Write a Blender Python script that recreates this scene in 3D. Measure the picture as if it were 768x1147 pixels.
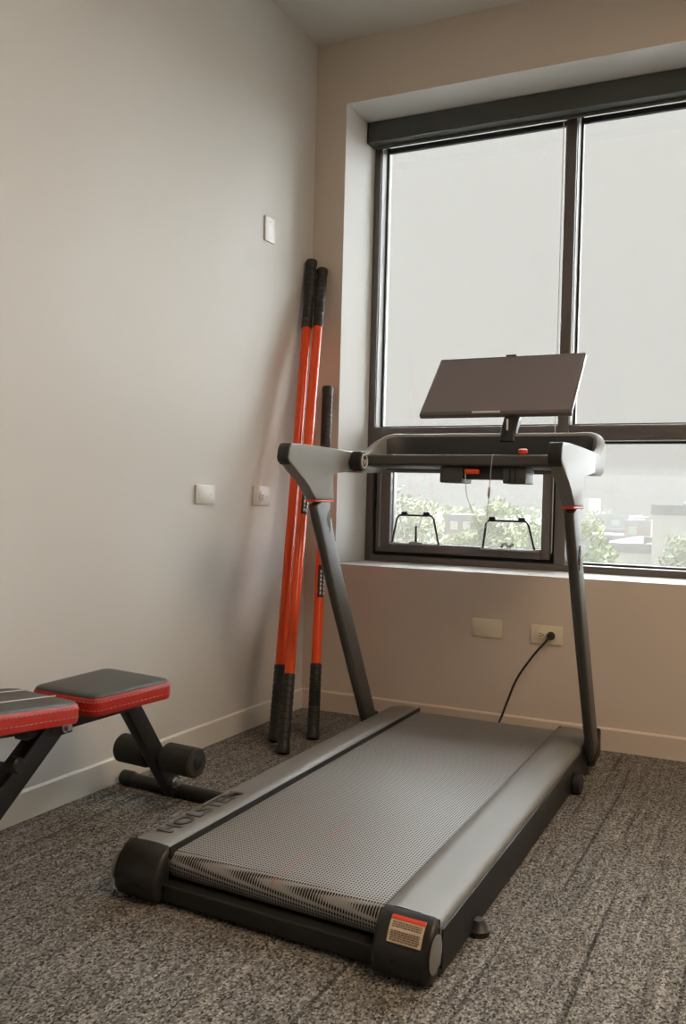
import bpy, bmesh, math, random
from mathutils import Vector, Matrix, Quaternion
random.seed(7)
for o in list(bpy.data.objects): bpy.data.objects.remove(o)
S = bpy.context.scene
COL = S.collection
PI = math.pi

# ---------------------------------------------------------------- camera
cam_d = bpy.data.cameras.new('camera'); cam = bpy.data.objects.new('camera', cam_d); COL.objects.link(cam)
R = Vector((0.8982046, 0.4387992, 0.0261480)); U = Vector((-0.0294560, 0.0007311, 0.9995658)); F = Vector((-0.4385896, 0.8985848, -0.0135820))
M = Matrix.Identity(4)
for i in range(3): M[i][0] = R[i]; M[i][1] = U[i]; M[i][2] = -F[i]
M.translation = Vector((1.79268, -3.32262, 0.87327))
cam.matrix_world = M
cam_d.sensor_fit = 'VERTICAL'; cam_d.sensor_height = 24.0; cam_d.lens = 1010.544/1147*24.0
cam_d.clip_start = 0.05; cam_d.clip_end = 1000
S.camera = cam

# ---------------------------------------------------------------- sky, sun, ceiling lamp, exposure
W = bpy.data.worlds.new('overcast_sky'); S.world = W; W.use_nodes = True
nt = W.node_tree; nt.nodes.clear()
tc = nt.nodes.new('ShaderNodeTexCoord'); sx = nt.nodes.new('ShaderNodeSeparateXYZ')
rp = nt.nodes.new('ShaderNodeValToRGB'); bg = nt.nodes.new('ShaderNodeBackground'); ow = nt.nodes.new('ShaderNodeOutputWorld')
nt.links.new(tc.outputs['Generated'], sx.inputs[0]); nt.links.new(sx.outputs['Z'], rp.inputs[0])
nt.links.new(rp.outputs[0], bg.inputs[0]); nt.links.new(bg.outputs[0], ow.inputs[0])
rp.color_ramp.elements[0].position = 0.0; rp.color_ramp.elements[0].color = (0.194, 0.185, 0.170, 1)
rp.color_ramp.elements[1].position = 1.0; rp.color_ramp.elements[1].color = (0.80, 0.82, 0.84, 1)
e = rp.color_ramp.elements.new(0.42); e.color = (0.194, 0.185, 0.170, 1)
bg.inputs[1].default_value = 3.2

def sun(name, az, el, strength, ang, col):
    l = bpy.data.lights.new(name, 'SUN'); l.energy = strength; l.angle = math.radians(ang); l.color = col
    o = bpy.data.objects.new(name, l); COL.objects.link(o)
    a, b = math.radians(az), math.radians(el)
    d = Vector((math.sin(a)*math.cos(b), math.cos(a)*math.cos(b), math.sin(b)))   # towards the sun, az from +y to +x
    o.rotation_euler = d.to_track_quat('Z', 'Y').to_euler(); o.location = d*30
    return o
sun('hazy_sun', 24, 22, 42.0, 125, (0.93, 0.98, 1.0))

ld = bpy.data.lights.new('ceiling_lamp', 'AREA'); ld.shape = 'RECTANGLE'; ld.size = 1.2; ld.size_y = 1.2; ld.energy = 48; ld.color = (1.0, 0.74, 0.50)
lo = bpy.data.objects.new('ceiling_lamp', ld); COL.objects.link(lo); lo.location = (2.7, -1.9, 2.70)

S.view_settings.view_transform = 'Standard'
S.view_settings.look = 'None'; S.view_settings.gamma = 1.0; S.view_settings.use_curve_mapping = False
S.view_settings.exposure = 0.0

# ---------------------------------------------------------------- materials
def lin(r, g, b):
    f = lambda c: (c/255/12.92) if c/255 <= 0.04045 else ((c/255+0.055)/1.055)**2.4
    return (f(r), f(g), f(b), 1)
def mat(name, col, rough=0.5, metal=0.0, bump=None, spec=0.5, var=0.0):
    m = bpy.data.materials.new(name); m.use_nodes = True
    n = m.node_tree; b = n.nodes['Principled BSDF']
    b.inputs['Roughness'].default_value = rough; b.inputs['Metallic'].default_value = metal
    b.inputs['Specular IOR Level'].default_value = spec
    b.inputs['Base Color'].default_value = col
    t = n.nodes.new('ShaderNodeTexCoord')
    if var:
        nz = n.nodes.new('ShaderNodeTexNoise'); nz.inputs['Scale'].default_value = 9.0; nz.inputs['Detail'].default_value = 4
        n.links.new(t.outputs['Object'], nz.inputs['Vector'])
        mx = n.nodes.new('ShaderNodeMix'); mx.data_type = 'RGBA'
        mx.inputs['A'].default_value = tuple(c*(1-var) for c in col[:3])+(1,); mx.inputs['B'].default_value = tuple(min(1, c*(1+var)) for c in col[:3])+(1,)
        n.links.new(nz.outputs['Fac'], mx.inputs['Factor']); n.links.new(mx.outputs['Result'], b.inputs['Base Color'])
    if bump:
        sc, st = bump
        nz = n.nodes.new('ShaderNodeTexNoise'); nz.inputs['Scale'].default_value = sc; nz.inputs['Detail'].default_value = 3
        n.links.new(t.outputs['Object'], nz.inputs['Vector'])
        bp = n.nodes.new('ShaderNodeBump'); bp.inputs['Strength'].default_value = st; bp.inputs['Distance'].default_value = 0.002
        n.links.new(nz.outputs['Fac'], bp.inputs['Height']); n.links.new(bp.outputs['Normal'], b.inputs['Normal'])
    return m
WALL = (0.68, 0.672, 0.65, 1)
M_wall = mat('wall_paint', WALL, 0.65, bump=(180, 0.06), spec=0.3, var=0.012)
M_wall_warmlit = mat('wall_paint_lamp_warmed', (0.70, 0.60, 0.51, 1), 0.65, bump=(180, 0.06), spec=0.3, var=0.012)  # same white wall, with warm lamp light put into the colour
M_ceil = mat('ceiling_paint', (0.70, 0.69, 0.66, 1), 0.8, bump=(120, 0.06), spec=0.2, var=0.01)
M_trim = mat('trim_paint', (0.72, 0.71, 0.67, 1), 0.4, bump=(60, 0.03), spec=0.4)
M_frame = mat('window_aluminium', (0.125, 0.115, 0.105, 1), 0.34, 0.0, bump=(300, 0.03), spec=0.5, var=0.06)
M_gasket = mat('window_gasket', (0.018, 0.018, 0.018, 1), 0.6)
M_alu_sheen = mat('aluminium_and_sky_sheen', (0.33, 0.33, 0.32, 1), 0.45, 0.0)  # pale metal parts, and strips painted as sky reflection on the frame
M_black = mat('black_steel', (0.012, 0.012, 0.011, 1), 0.42, bump=(400, 0.04), var=0.1)
M_cass = mat('shade_cassette', (0.062, 0.068, 0.062, 1), 0.55, var=0.05)
M_plate = mat('plate_plastic', (0.66, 0.645, 0.61, 1), 0.35)
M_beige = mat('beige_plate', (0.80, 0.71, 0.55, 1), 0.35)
M_dark = mat('slot_black', (0.01, 0.01, 0.01, 1), 0.6)
M_rail = mat('rail_plastic', (0.175, 0.168, 0.157, 1), 0.48, bump=(900, 0.10), spec=0.5, var=0.04)
M_cap = mat('cap_plastic', (0.020, 0.019, 0.017, 1), 0.42, bump=(700, 0.08), var=0.06)
M_tblack = mat('treadmill_black', (0.016, 0.016, 0.016, 1), 0.45, bump=(500, 0.06), var=0.08)
M_post = mat('upright_paint', (0.068, 0.067, 0.062, 1), 0.40, 0.1, bump=(800, 0.06), var=0.05)
M_handle = mat('handle_plastic', (0.235, 0.228, 0.210, 1), 0.48, bump=(800, 0.06), spec=0.5, var=0.04)
M_inner = mat('console_inner', (0.030, 0.033, 0.036, 1), 0.5, bump=(600, 0.05), var=0.05)
M_screen = mat('screen_glass', (0.215, 0.188, 0.205, 1), 0.4, spec=0.6, var=0.02)
M_bezel = mat('screen_bezel', (0.13, 0.12, 0.12, 1), 0.35)
M_orange = mat('orange_plastic', (0.80, 0.075, 0.012, 1), 0.35)
M_redline = mat('accent_red', (0.75, 0.10, 0.05, 1), 0.45)
M_pole = mat('orange_pole', (0.82, 0.072, 0.006, 1), 0.26, bump=(40, 0.02), spec=0.5, var=0.03)
M_grip = mat('rubber_grip', (0.026, 0.026, 0.025, 1), 0.5, bump=(500, 0.12), var=0.1)
M_white = mat('print_white', (0.75, 0.73, 0.68, 1), 0.5)
M_pad = mat('pad_vinyl', (0.058, 0.055, 0.047, 1), 0.5, bump=(450, 0.12), spec=0.45, var=0.06)
M_red = mat('red_vinyl', (0.43, 0.016, 0.007, 1), 0.38, bump=(300, 0.08), var=0.05)
M_thread = mat('thread', (0.42, 0.25, 0.19, 1), 0.7)
M_seam = mat('seam_piping', (0.55, 0.52, 0.47, 1), 0.6)
M_foam = mat('foam_roller', (0.028, 0.027, 0.022, 1), 0.9, bump=(350, 0.3), var=0.12)
M_bolt = mat('zinc_bolt', (0.5, 0.5, 0.5, 1), 0.3, 0.9)
M_label = mat('label_paper', (0.62, 0.50, 0.37, 1), 0.55)
M_labelred = mat('label_red', (0.75, 0.06, 0.015, 1), 0.5)
M_ink = mat('label_ink', (0.17, 0.10, 0.06, 1), 0.6)
M_cord = mat('cord_black', (0.010, 0.010, 0.010, 1), 0.45)
M_string = mat('lanyard_cord', (0.50, 0.48, 0.42, 1), 0.6)
M_emboss = mat('embossed_letters', (0.05, 0.048, 0.046, 1), 0.35)

def glass():
    m = bpy.data.materials.new('window_glass'); m.use_nodes = True; n = m.node_tree; n.nodes.clear()
    o = n.nodes.new('ShaderNodeOutputMaterial'); mx = n.nodes.new('ShaderNodeMixShader')
    t = n.nodes.new('ShaderNodeBsdfTransparent'); g = n.nodes.new('ShaderNodeBsdfGlossy'); g.inputs['Roughness'].default_value = 0.02
    t.inputs[0].default_value = (0.97, 0.975, 0.97, 1)
    fr = n.nodes.new('ShaderNodeFresnel'); fr.inputs[0].default_value = 1.35
    n.links.new(fr.outputs[0], mx.inputs[0]); n.links.new(t.outputs[0], mx.inputs[1]); n.links.new(g.outputs[0], mx.inputs[2]); n.links.new(mx.outputs[0], o.inputs[0])
    return m
M_glass = glass()

def carpet():
    m = bpy.data.materials.new('carpet_tile'); m.use_nodes = True; n = m.node_tree; b = n.nodes['Principled BSDF']
    b.inputs['Roughness'].default_value = 0.95; b.inputs['Specular IOR Level'].default_value = 0.1
    t = n.nodes.new('ShaderNodeTexCoord')
    def noise(sx_, sy_, scale, detail, rough=0.5):
        mp = n.nodes.new('ShaderNodeMapping'); mp.inputs['Scale'].default_value = (sx_, sy_, 1)
        z = n.nodes.new('ShaderNodeTexNoise'); z.inputs['Scale'].default_value = scale; z.inputs['Detail'].default_value = detail; z.inputs['Roughness'].default_value = rough
        n.links.new(t.outputs['Object'], mp.inputs[0]); n.links.new(mp.outputs[0], z.inputs['Vector']); return z.outputs['Fac']
    def ramp(src, stops):
        r = n.nodes.new('ShaderNodeValToRGB'); cr = r.color_ramp
        cr.elements[0].position, cr.elements[0].color = stops[0][0], stops[0][1]
        cr.elements[1].position, cr.elements[1].color = stops[-1][0], stops[-1][1]
        for p_, c_ in stops[1:-1]:
            q = cr.elements.new(p_); q.color = c_
        n.links.new(src, r.inputs[0]); return r.outputs[0]
    def mul(a, c_, fac=1.0):
        x = n.nodes.new('ShaderNodeMix'); x.data_type = 'RGBA'; x.blend_type = 'MULTIPLY'; x.inputs['Factor'].default_value = fac
        n.links.new(a, x.inputs['A']); n.links.new(c_, x.inputs['B']); return x.outputs['Result']
    g = lambda v: (v, v, v, 1)
    mp = n.nodes.new('ShaderNodeMapping'); mp.inputs['Scale'].default_value = (1, 0.66, 1); n.links.new(t.outputs['Object'], mp.inputs[0])
    vo = n.nodes.new('ShaderNodeTexVoronoi'); vo.inputs['Scale'].default_value = 290; n.links.new(mp.outputs[0], vo.inputs['Vector'])
    sp = n.nodes.new('ShaderNodeSeparateColor'); n.links.new(vo.outputs['Color'], sp.inputs[0])
    ad = n.nodes.new('ShaderNodeMath'); ad.operation = 'MULTIPLY_ADD'; n.links.new(sp.outputs[0], ad.inputs[0]); ad.inputs[1].default_value = 0.6
    nm = n.nodes.new('ShaderNodeMath'); nm.operation = 'MULTIPLY'; n.links.new(noise(1, 0.7, 150, 2, 0.6), nm.inputs[0]); nm.inputs[1].default_value = 0.42; n.links.new(nm.outputs[0], ad.inputs[2])
    fleck = ramp(ad.outputs[0], [(0.22, (0.036, 0.034, 0.031, 1)), (0.36, (0.115, 0.108, 0.096, 1)), (0.60, (0.215, 0.203, 0.182, 1)), (0.80, (0.37, 0.352, 0.32, 1))])
    patch = ramp(noise(1, 0.30, 26, 4, 0.6), [(0.30, g(0.85)), (0.5, g(0.98)), (0.70, g(1.10))])
    streak = ramp(noise(1, 0.03, 70, 3, 0.6), [(0.30, g(0.48)), (0.43, g(0.92)), (0.56, g(1.0)), (0.70, g(1.30))])
    line = ramp(noise(1, 0.010, 34, 2, 0.4), [(0.30, g(0.40)), (0.325, g(1.0)), (0.67, g(1.0)), (0.71, g(1.25))])
    c = mul(mul(mul(fleck, patch), streak), line, 0.8)
    n.links.new(c, b.inputs['Base Color'])
    bp = n.nodes.new('ShaderNodeBump'); bp.inputs['Strength'].default_value = 0.6; bp.inputs['Distance'].default_value = 0.004
    n.links.new(noise(1, 0.8, 230, 2, 0.6), bp.inputs['Height']); n.links.new(bp.outputs['Normal'], b.inputs['Normal'])
    return m
M_carpet = carpet()

def belt_mat():
    m = bpy.data.materials.new('belt_rubber'); m.use_nodes = True; n = m.node_tree; b = n.nodes['Principled BSDF']
    t = n.nodes.new('ShaderNodeTexCoord'); s = n.nodes.new('ShaderNodeSeparateXYZ'); n.links.new(t.outputs['Object'], s.inputs[0])
    def mth(op, a, c=None):
        q = n.nodes.new('ShaderNodeMath'); q.operation = op
        for i, v in enumerate((a, c)):
            if v is None: continue
            if isinstance(v, (int, float)): q.inputs[i].default_value = v
            else: n.links.new(v, q.inputs[i])
        return q.outputs[0]
    k1, k2 = 2*PI/0.0125, 2*PI/0.0180
    zy = mth('SUBTRACT', s.outputs['Y'], s.outputs['Z'])
    a = mth('SINE', mth('ADD', mth('MULTIPLY', s.outputs['X'], k1), mth('MULTIPLY', zy, k2)))
    c = mth('SINE', mth('SUBTRACT', mth('MULTIPLY', s.outputs['X'], k1), mth('MULTIPLY', zy, k2)))
    h = mth('MULTIPLY', a, c)
    h = mth('MULTIPLY', mth('ADD', h, 1.0), 0.5)
    r = n.nodes.new('ShaderNodeValToRGB'); n.links.new(h, r.inputs[0])
    r.color_ramp.elements[0].position = 0.26; r.color_ramp.elements[0].color = (0.020, 0.019, 0.018, 1)
    r.color_ramp.elements[1].position = 0.50; r.color_ramp.elements[1].color = (0.265, 0.257, 0.243, 1)
    # dashed red centre line
    cx = mth('LESS_THAN', mth('ABSOLUTE', s.outputs['X']), 0.0022)
    nz = n.nodes.new('ShaderNodeTexNoise'); nz.inputs['Scale'].default_value = 5.0; nz.noise_dimensions = '1D'; n.links.new(s.outputs['Y'], nz.inputs['W'])
    wear = mth('MULTIPLY', cx, mth('MULTIPLY', mth('GREATER_THAN', nz.outputs['Fac'], 0.53), 0.5))
    top = mth('GREATER_THAN', s.outputs['Z'], 0.085)
    wear = mth('MULTIPLY', wear, top)
    mx = n.nodes.new('ShaderNodeMix'); mx.data_type = 'RGBA'; n.links.new(wear, mx.inputs['Factor']); n.links.new(r.outputs[0], mx.inputs['A']); mx.inputs['B'].default_value = (0.42, 0.045, 0.035, 1)
    n.links.new(mx.outputs['Result'], b.inputs['Base Color'])
    b.inputs['Roughness'].default_value = 0.5; n.links.new(mth('MULTIPLY', mth('GREATER_THAN', h, 0.3), 1.0), b.inputs['Specular IOR Level'])
    bp = n.nodes.new('ShaderNodeBump'); bp.inputs['Strength'].default_value = 0.10; bp.inputs['Distance'].default_value = 0.001
    n.links.new(h, bp.inputs['Height']); n.links.new(bp.outputs['Normal'], b.inputs['Normal'])
    return m
M_belt = belt_mat()

# ---------------------------------------------------------------- mesh helpers
def obj(name, bm, m, parent=None, smooth=True, ang=38):
    bmesh.ops.recalc_face_normals(bm, faces=bm.faces)
    me = bpy.data.meshes.new(name); bm.to_mesh(me); bm.free()
    ms = m if isinstance(m, (list, tuple)) else [m]
    for q in ms: me.materials.append(q)
    if smooth:
        me.shade_smooth()
        me.set_sharp_from_angle(angle=math.radians(ang))
    o = bpy.data.objects.new(name, me); COL.objects.link(o)
    if parent: o.parent = parent
    return o
def empty(name, loc, rz=0.0):
    o = bpy.data.objects.new(name, None); COL.objects.link(o); o.location = loc; o.rotation_euler = (0, 0, rz); o.empty_display_size = 0.1
    return o
def tag(o, label=None, cat=None, group=None, kind=None):
    if label: o['label'] = label
    if cat: o['category'] = cat
    if group: o['group'] = group
    if kind: o['kind'] = kind
    return o
def box(bm, lo, hi, bev=0.0, seg=2, rot=None, piv=None):
    c = [(a+b)/2 for a, b in zip(lo, hi)]; s = [b-a for a, b in zip(lo, hi)]
    t = bmesh.new(); bmesh.ops.create_cube(t, size=1.0)
    for v in t.verts: v.co = Vector((v.co.x*s[0], v.co.y*s[1], v.co.z*s[2]))
    if bev: bmesh.ops.bevel(t, geom=t.edges[:], offset=bev, segments=seg, profile=0.5, affect='EDGES')
    for v in t.verts:
        p = v.co
        if rot is not None: p = rot @ p
        v.co = p + Vector(c)
    merge(bm, t); return bm
def merge(bm, t):
    mp = {}
    for v in t.verts: mp[v] = bm.verts.new(v.co)
    for f in t.faces:
        try:
            nf = bm.faces.new([mp[v] for v in f.verts]); nf.material_index = f.material_index
        except ValueError: pass
    t.free()
def B(): return bmesh.new()
def bx(lo, hi, bev=0.0, seg=2, rot=None): return box(B(), lo, hi, bev, seg, rot)
def prism(bm, pts, axis, a, b, bev=0.0, seg=2):
    """polygon pts (2D in the two other axes, in order) extruded along axis from a to b"""
    t = B()
    def P3(p, w):
        if axis == 0: return (w, p[0], p[1])
        if axis == 1: return (p[0], w, p[1])
        return (p[0], p[1], w)
    v0 = [t.verts.new(P3(p, a)) for p in pts]; v1 = [t.verts.new(P3(p, b)) for p in pts]
    n = len(pts); f0 = t.faces.new(v0); f1 = t.faces.new(v1[::-1])
    for i in range(n): t.faces.new((v0[i], v1[i], v1[(i+1) % n], v0[(i+1) % n]))
    if bev:
        es = list(f0.edges)+list(f1.edges)
        bmesh.ops.bevel(t, geom=es, offset=bev, segments=seg, profile=0.5, affect='EDGES')
    bmesh.ops.recalc_face_normals(t, faces=t.faces)
    merge(bm, t); return bm
def sweep(bm, path, prof, up=(0, 0, 1), closed=False, scale=None, cap=True, fixed=None):
    """prof: list of (a,b): a along side, b along up"""
    pts = [Vector(p) for p in path]; n = len(pts); rings = []
    up = Vector(up)
    for i, p in enumerate(pts):
        if closed: t = pts[(i+1) % n]-pts[i-1]
        else: t = pts[min(i+1, n-1)]-pts[max(i-1, 0)]
        t.normalize()
        if fixed: sd = Vector(fixed); u2 = t.cross(sd)*-1; 
        else:
            sd = t.cross(up); 
            if sd.length < 1e-4: sd = t.cross(Vector((1, 0, 0)))
            sd.normalize(); u2 = sd.cross(t)
        pr = scale(i/(n-1), prof) if scale else prof
        rings.append([bm.verts.new(p+sd*a+u2*b) for a, b in pr])
    m = len(prof)
    for i in range(n if closed else n-1):
        A, C_ = rings[i], rings[(i+1) % n]
        for j in range(m): bm.faces.new((A[j], A[(j+1) % m], C_[(j+1) % m], C_[j]))
    if cap and not closed: bm.faces.new(rings[0][::-1]); bm.faces.new(rings[-1])
    return bm
def circ(r, n=16): return [(r*math.cos(2*PI*i/n), r*math.sin(2*PI*i/n)) for i in range(n)]
def rrect(w, h, r, k=4):
    out = []
    for cx, cy, a0 in ((w/2-r, h/2-r, 0), (-w/2+r, h/2-r, 90), (-w/2+r, -h/2+r, 180), (w/2-r, -h/2+r, 270)):
        for i in range(k+1):
            a = math.radians(a0+90*i/k); out.append((cx+r*math.cos(a), cy+r*math.sin(a)))
    return out
def tube(bm, path, r, n=12): return sweep(bm, path, circ(r, n))
def smooth_path(pts, k=8):
    P = [Vector(p) for p in pts]; P = [P[0]*2-P[1]]+P+[P[-1]*2-P[-2]]; out = []
    for i in range(1, len(P)-2):
        for j in range(k):
            t = j/k; a, b, c, d = P[i-1], P[i], P[i+1], P[i+2]
            out.append(0.5*((2*b)+(c-a)*t+(2*a-5*b+4*c-d)*t*t+(3*b-a-3*c+d)*t**3))
    out.append(P[-2]); return out
def lathe(bm, p0, p1, prof, n=24):
    """prof: list of (t in metres from p0 along axis, radius)"""
    p0, p1 = Vector(p0), Vector(p1); ax = (p1-p0).normalized()
    s = ax.cross(Vector((0, 0, 1)))
    if s.length < 1e-3: s = ax.cross(Vector((0, 1, 0)))
    s.normalize(); u = s.cross(ax); rings = []
    for t, r in prof: rings.append([bm.verts.new(p0+ax*t+(s*math.cos(2*PI*i/n)+u*math.sin(2*PI*i/n))*max(r, 1e-4)) for i in range(n)])
    for A, C_ in zip(rings, rings[1:]):
        for j in range(n): bm.faces.new((A[j], A[(j+1) % n], C_[(j+1) % n], C_[j]))
    bm.faces.new(rings[0][::-1]); bm.faces.new(rings[-1])
    return bm
FONT = {'H': ['101', '101', '111', '101', '101']}
def text_mesh(name, body, size, depth, m, parent, loc, rot, align='CENTER', sx_=1.0):
    cu = bpy.data.curves.new(name+'_curve', 'FONT'); cu.body = body; cu.size = size; cu.extrude = depth; cu.offset = size*0.022; cu.align_x = align; cu.align_y = 'CENTER'
    to = bpy.data.objects.new(name+'_tmp', cu); COL.objects.link(to)
    bpy.context.view_layer.update()
    dg = bpy.context.evaluated_depsgraph_get(); me = bpy.data.meshes.new_from_object(to.evaluated_get(dg)); me.name = name
    bpy.data.objects.remove(to); bpy.data.curves.remove(cu)
    me.materials.clear(); me.materials.append(m)
    for v in me.vertices: v.co.x *= sx_
    o = bpy.data.objects.new(name, me); COL.objects.link(o); o.location = loc; o.rotation_euler = rot
    if parent: o.parent = parent
    return o
def struct(name, bm, m, parent=None, **k):
    o = obj(name, bm, m, parent, **k)
    if parent is None: o['kind'] = 'structure'
    return o

# ---------------------------------------------------------------- room shell
H = 2.75; XR, YB = 3.9, -5.6
X0, X1, Z0, Z1, D = 0.1404, 2.75, 0.6092, 2.492, 0.29       # window opening and reveal depth
struct('floor', bx((-0.2, YB-0.2, -0.12), (XR+0.2, 0.45, 0.0)), M_carpet)
struct('ceiling', bx((-0.2, YB-0.2, H), (XR+0.2, 0.45, H+0.12)), M_ceil)
struct('wall_left', bx((-0.2, YB-0.2, 0), (0, 0.45, H)), M_wall)
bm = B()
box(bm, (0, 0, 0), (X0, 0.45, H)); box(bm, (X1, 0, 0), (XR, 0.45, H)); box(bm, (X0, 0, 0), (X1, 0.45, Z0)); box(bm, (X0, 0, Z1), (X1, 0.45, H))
for f in bm.faces:      # window recess returns keep the wall paint, without the warm light tint
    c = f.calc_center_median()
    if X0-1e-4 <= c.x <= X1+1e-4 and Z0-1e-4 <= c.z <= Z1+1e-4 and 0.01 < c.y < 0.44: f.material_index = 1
struct('wall_window', bm, [M_wall_warmlit, M_wall], smooth=False)
struct('wall_right', bx((XR, YB-0.2, 0), (XR+0.2, 0.45, H)), M_wall)
struct('wall_back', bx((0, YB-0.2, 0), (XR, YB, H)), M_wall)
HB, TB = 0.0815, 0.009
def base_prof(): return [(0, 0), (TB, 0), (TB, HB-0.006), (TB-0.004, HB-0.001), (0, HB)]
struct('baseboard_left', prism(B(), [(p[0], p[1]) for p in base_prof()], 1, YB, 0), M_trim, ang=20)
struct('baseboard_window', prism(B(), [(-p[0], p[1]) for p in base_prof()], 0, TB, XR), M_wall_warmlit, ang=20)  # baseboard shares the wall colour with the warm light painted in
struct('baseboard_right', prism(B(), [(XR-p[0], p[1]) for p in base_prof()], 1, YB, 0), M_trim, ang=20)

# ---------------------------------------------------------------- window
win = empty('window_1', (X0, D, Z0)); win['kind'] = 'structure'
def wobj(name, bm, m, parent=None, **k):          # children of the window, built in room coordinates
    o = obj(name, bm, m, parent or win, **k)
    if parent is None: o.location = (-X0, -D, -Z0)
    return o
FD = D+0.10
T0, T1 = 1.131, 1.192                                # transom
MX0, MX1 = 0.966, 1.004                              # mullion
MX0, MX1 = 0.972, 1.016
bm = B(); box(bm, (X0, D, Z0), (0.170, FD, Z1), 0.002); wobj('side_jamb', bm, M_frame)
bm = B(); box(bm, (X1-0.03, D, Z0), (X1, FD, Z1), 0.002); wobj('side_jamb', bm, M_frame)
bm = B(); box(bm, (0.170, D, Z0), (X1-0.03, FD, 0.637), 0.002); wobj('bottom_rail', bm, M_frame)
bm = B(); box(bm, (0.170, D, 2.458), (X1-0.03, FD, Z1), 0.002); wobj('head_rail', bm, M_frame)
for a in (MX0, 1.83):
    bm = B(); box(bm, (a, D-0.004, 0.637), (a+0.044, FD, 2.458), 0.003); wobj('mullion', bm, M_frame)
for a, b in ((0.170, MX0), (MX1, 1.83), (1.874, X1-0.03)):
    bm = B(); box(bm, (a, D+0.002, T0), (b, FD, T1), 0.003); wobj('transom', bm, M_frame)
def ring(bm, x0, x1, z0, z1, w, y0, y1, bev=0.0):
    box(bm, (x0, y0, z0), (x0+w, y1, z1), bev); box(bm, (x1-w, y0, z0), (x1, y1, z1), bev)
    box(bm, (x0+w, y0, z0), (x1-w, y1, z0+w), bev); box(bm, (x0+w, y0, z1-w), (x1-w, y1, z1), bev)
# upper and right fixed lights: sky reflection on the frame painted as pale strips, black gasket, glass
for a, b, c, d in ((0.170, MX0, T1, 2.458), (MX1, 1.83, T1, 2.458), (1.874, X1-0.03, T1, 2.458), (MX1, 1.83, 0.637, T0), (1.874, X1-0.03, 0.637, T0)):
    if c > 1:
        bm = B(); ring(bm, a, b, c, d, 0.003, D+0.012, D+0.064); wobj('sheen_bead', bm, M_alu_sheen, smooth=False)
    bm = B(); ring(bm, a, b, c, d, 0.011 if c > 1 else 0.007, D+0.064, D+0.078)
    if c > 1: box(bm, (a+0.011, D+0.058, 2.406), (b-0.011, D+0.077, 2.428), 0.002)
    wobj('gasket', bm, M_gasket, smooth=False)
    bm = B(); ring(bm, a, b, c, d, 0.009, D+0.082, D+0.098); wobj('sheen_bead', bm, M_alu_sheen, smooth=False)
    bm = B(); box(bm, (a+0.002, D+0.0785, c+0.002), (b-0.002, D+0.0815, d-0.002)); wobj('glass_pane', bm, M_glass, smooth=False)
# opening sash, lower left
bm = B(); ring(bm, 0.170, MX0, 0.637, T0, 0.018, D+0.045, D+0.09); wobj('gasket', bm, M_gasket, smooth=False)
bm = B(); sx0, sx1, sz0, sz1 = 0.188, 0.953, 0.653, 1.113
box(bm, (sx0, D+0.004, sz0), (sx0+0.066, D+0.075, sz1), 0.004); box(bm, (sx1-0.036, D+0.004, sz0), (sx1, D+0.075, sz1), 0.004)
box(bm, (sx0+0.066, D+0.004, sz0), (sx1-0.036, D+0.075, sz0+0.040), 0.004); box(bm, (sx0+0.066, D+0.004, sz1-0.05), (sx1-0.036, D+0.075, sz1), 0.004)
sash = wobj('opening_sash', bm, M_frame)
bm = B(); box(bm, (0.206, D-0.002, sz0+0.02), (0.211, D+0.006, sz1-0.02), 0.001); wobj('sheen_bead', bm, M_alu_sheen, sash)
bm = B(); ring(bm, sx0+0.062, sx1-0.032, sz0+0.036, sz1-0.046, 0.006, D+0.030, D+0.044); wobj('gasket', bm, M_gasket, sash, smooth=False)
bm = B(); box(bm, (sx0+0.060, D+0.047, sz0+0.034), (sx1-0.03, D+0.050, sz1-0.044)); wobj('glass_pane', bm, M_glass, sash, smooth=False)
# wire stays standing on the sash bottom rail
def stay(xa, xb, zt, zb, y, tilt, dots, extra=None):
    bm = B()
    pts = [(xa-tilt[0], y+0.006, zb), (xa-0.002, y-0.01, zt-0.014), (xa+0.010, y-0.012, zt), (xb-0.012, y-0.012, zt), (xb-0.001, y-0.01, zt-0.014), (xb+tilt[1], y+0.006, zb)]
    tube(bm, pts, 0.0045, 8)
    o = wobj('window_stay', bm, M_black, sash)
    for dx in dots:
        b2 = B(); box(b2, (dx-0.014, y-0.020, zt+0.001), (dx+0.014, y-0.006, zt+0.016), 0.004); q = wobj('stay_clip', b2, M_black, sash)
    b2 = B(); box(b2, (xa-tilt[0]-0.01, y-0.006, zb-0.006), (xb+tilt[1]+0.01, y+0.012, zb+0.002), 0.002); wobj('stay_track', b2, M_alu_sheen, sash)
stay(0.302, 0.468, 0.815, 0.693, 0.278, (0.030, 0.018), (0.335, 0.435))
stay(0.697, 0.873, 0.804, 0.688, 0.278, (0.018, 0.022), (0.722, 0.845))
b2 = B(); box(b2, (0.381, 0.272, 0.693), (0.390, 0.280, 0.770), 0.002); wobj('latch_pin', b2, M_black, sash)
b2 = B(); box(b2, (0.355, 0.270, 0.690), (0.415, 0.285, 0.702), 0.003); wobj('latch_base', b2, M_alu_sheen, sash)
b2 = B(); tube(b2, smooth_path([(0.760, 0.272, 0.696), (0.775, 0.268, 0.712), (0.795, 0.268, 0.700), (0.812, 0.272, 0.714)], 6), 0.006, 8); wobj('latch_handle', b2, M_alu_sheen, sash)

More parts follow.
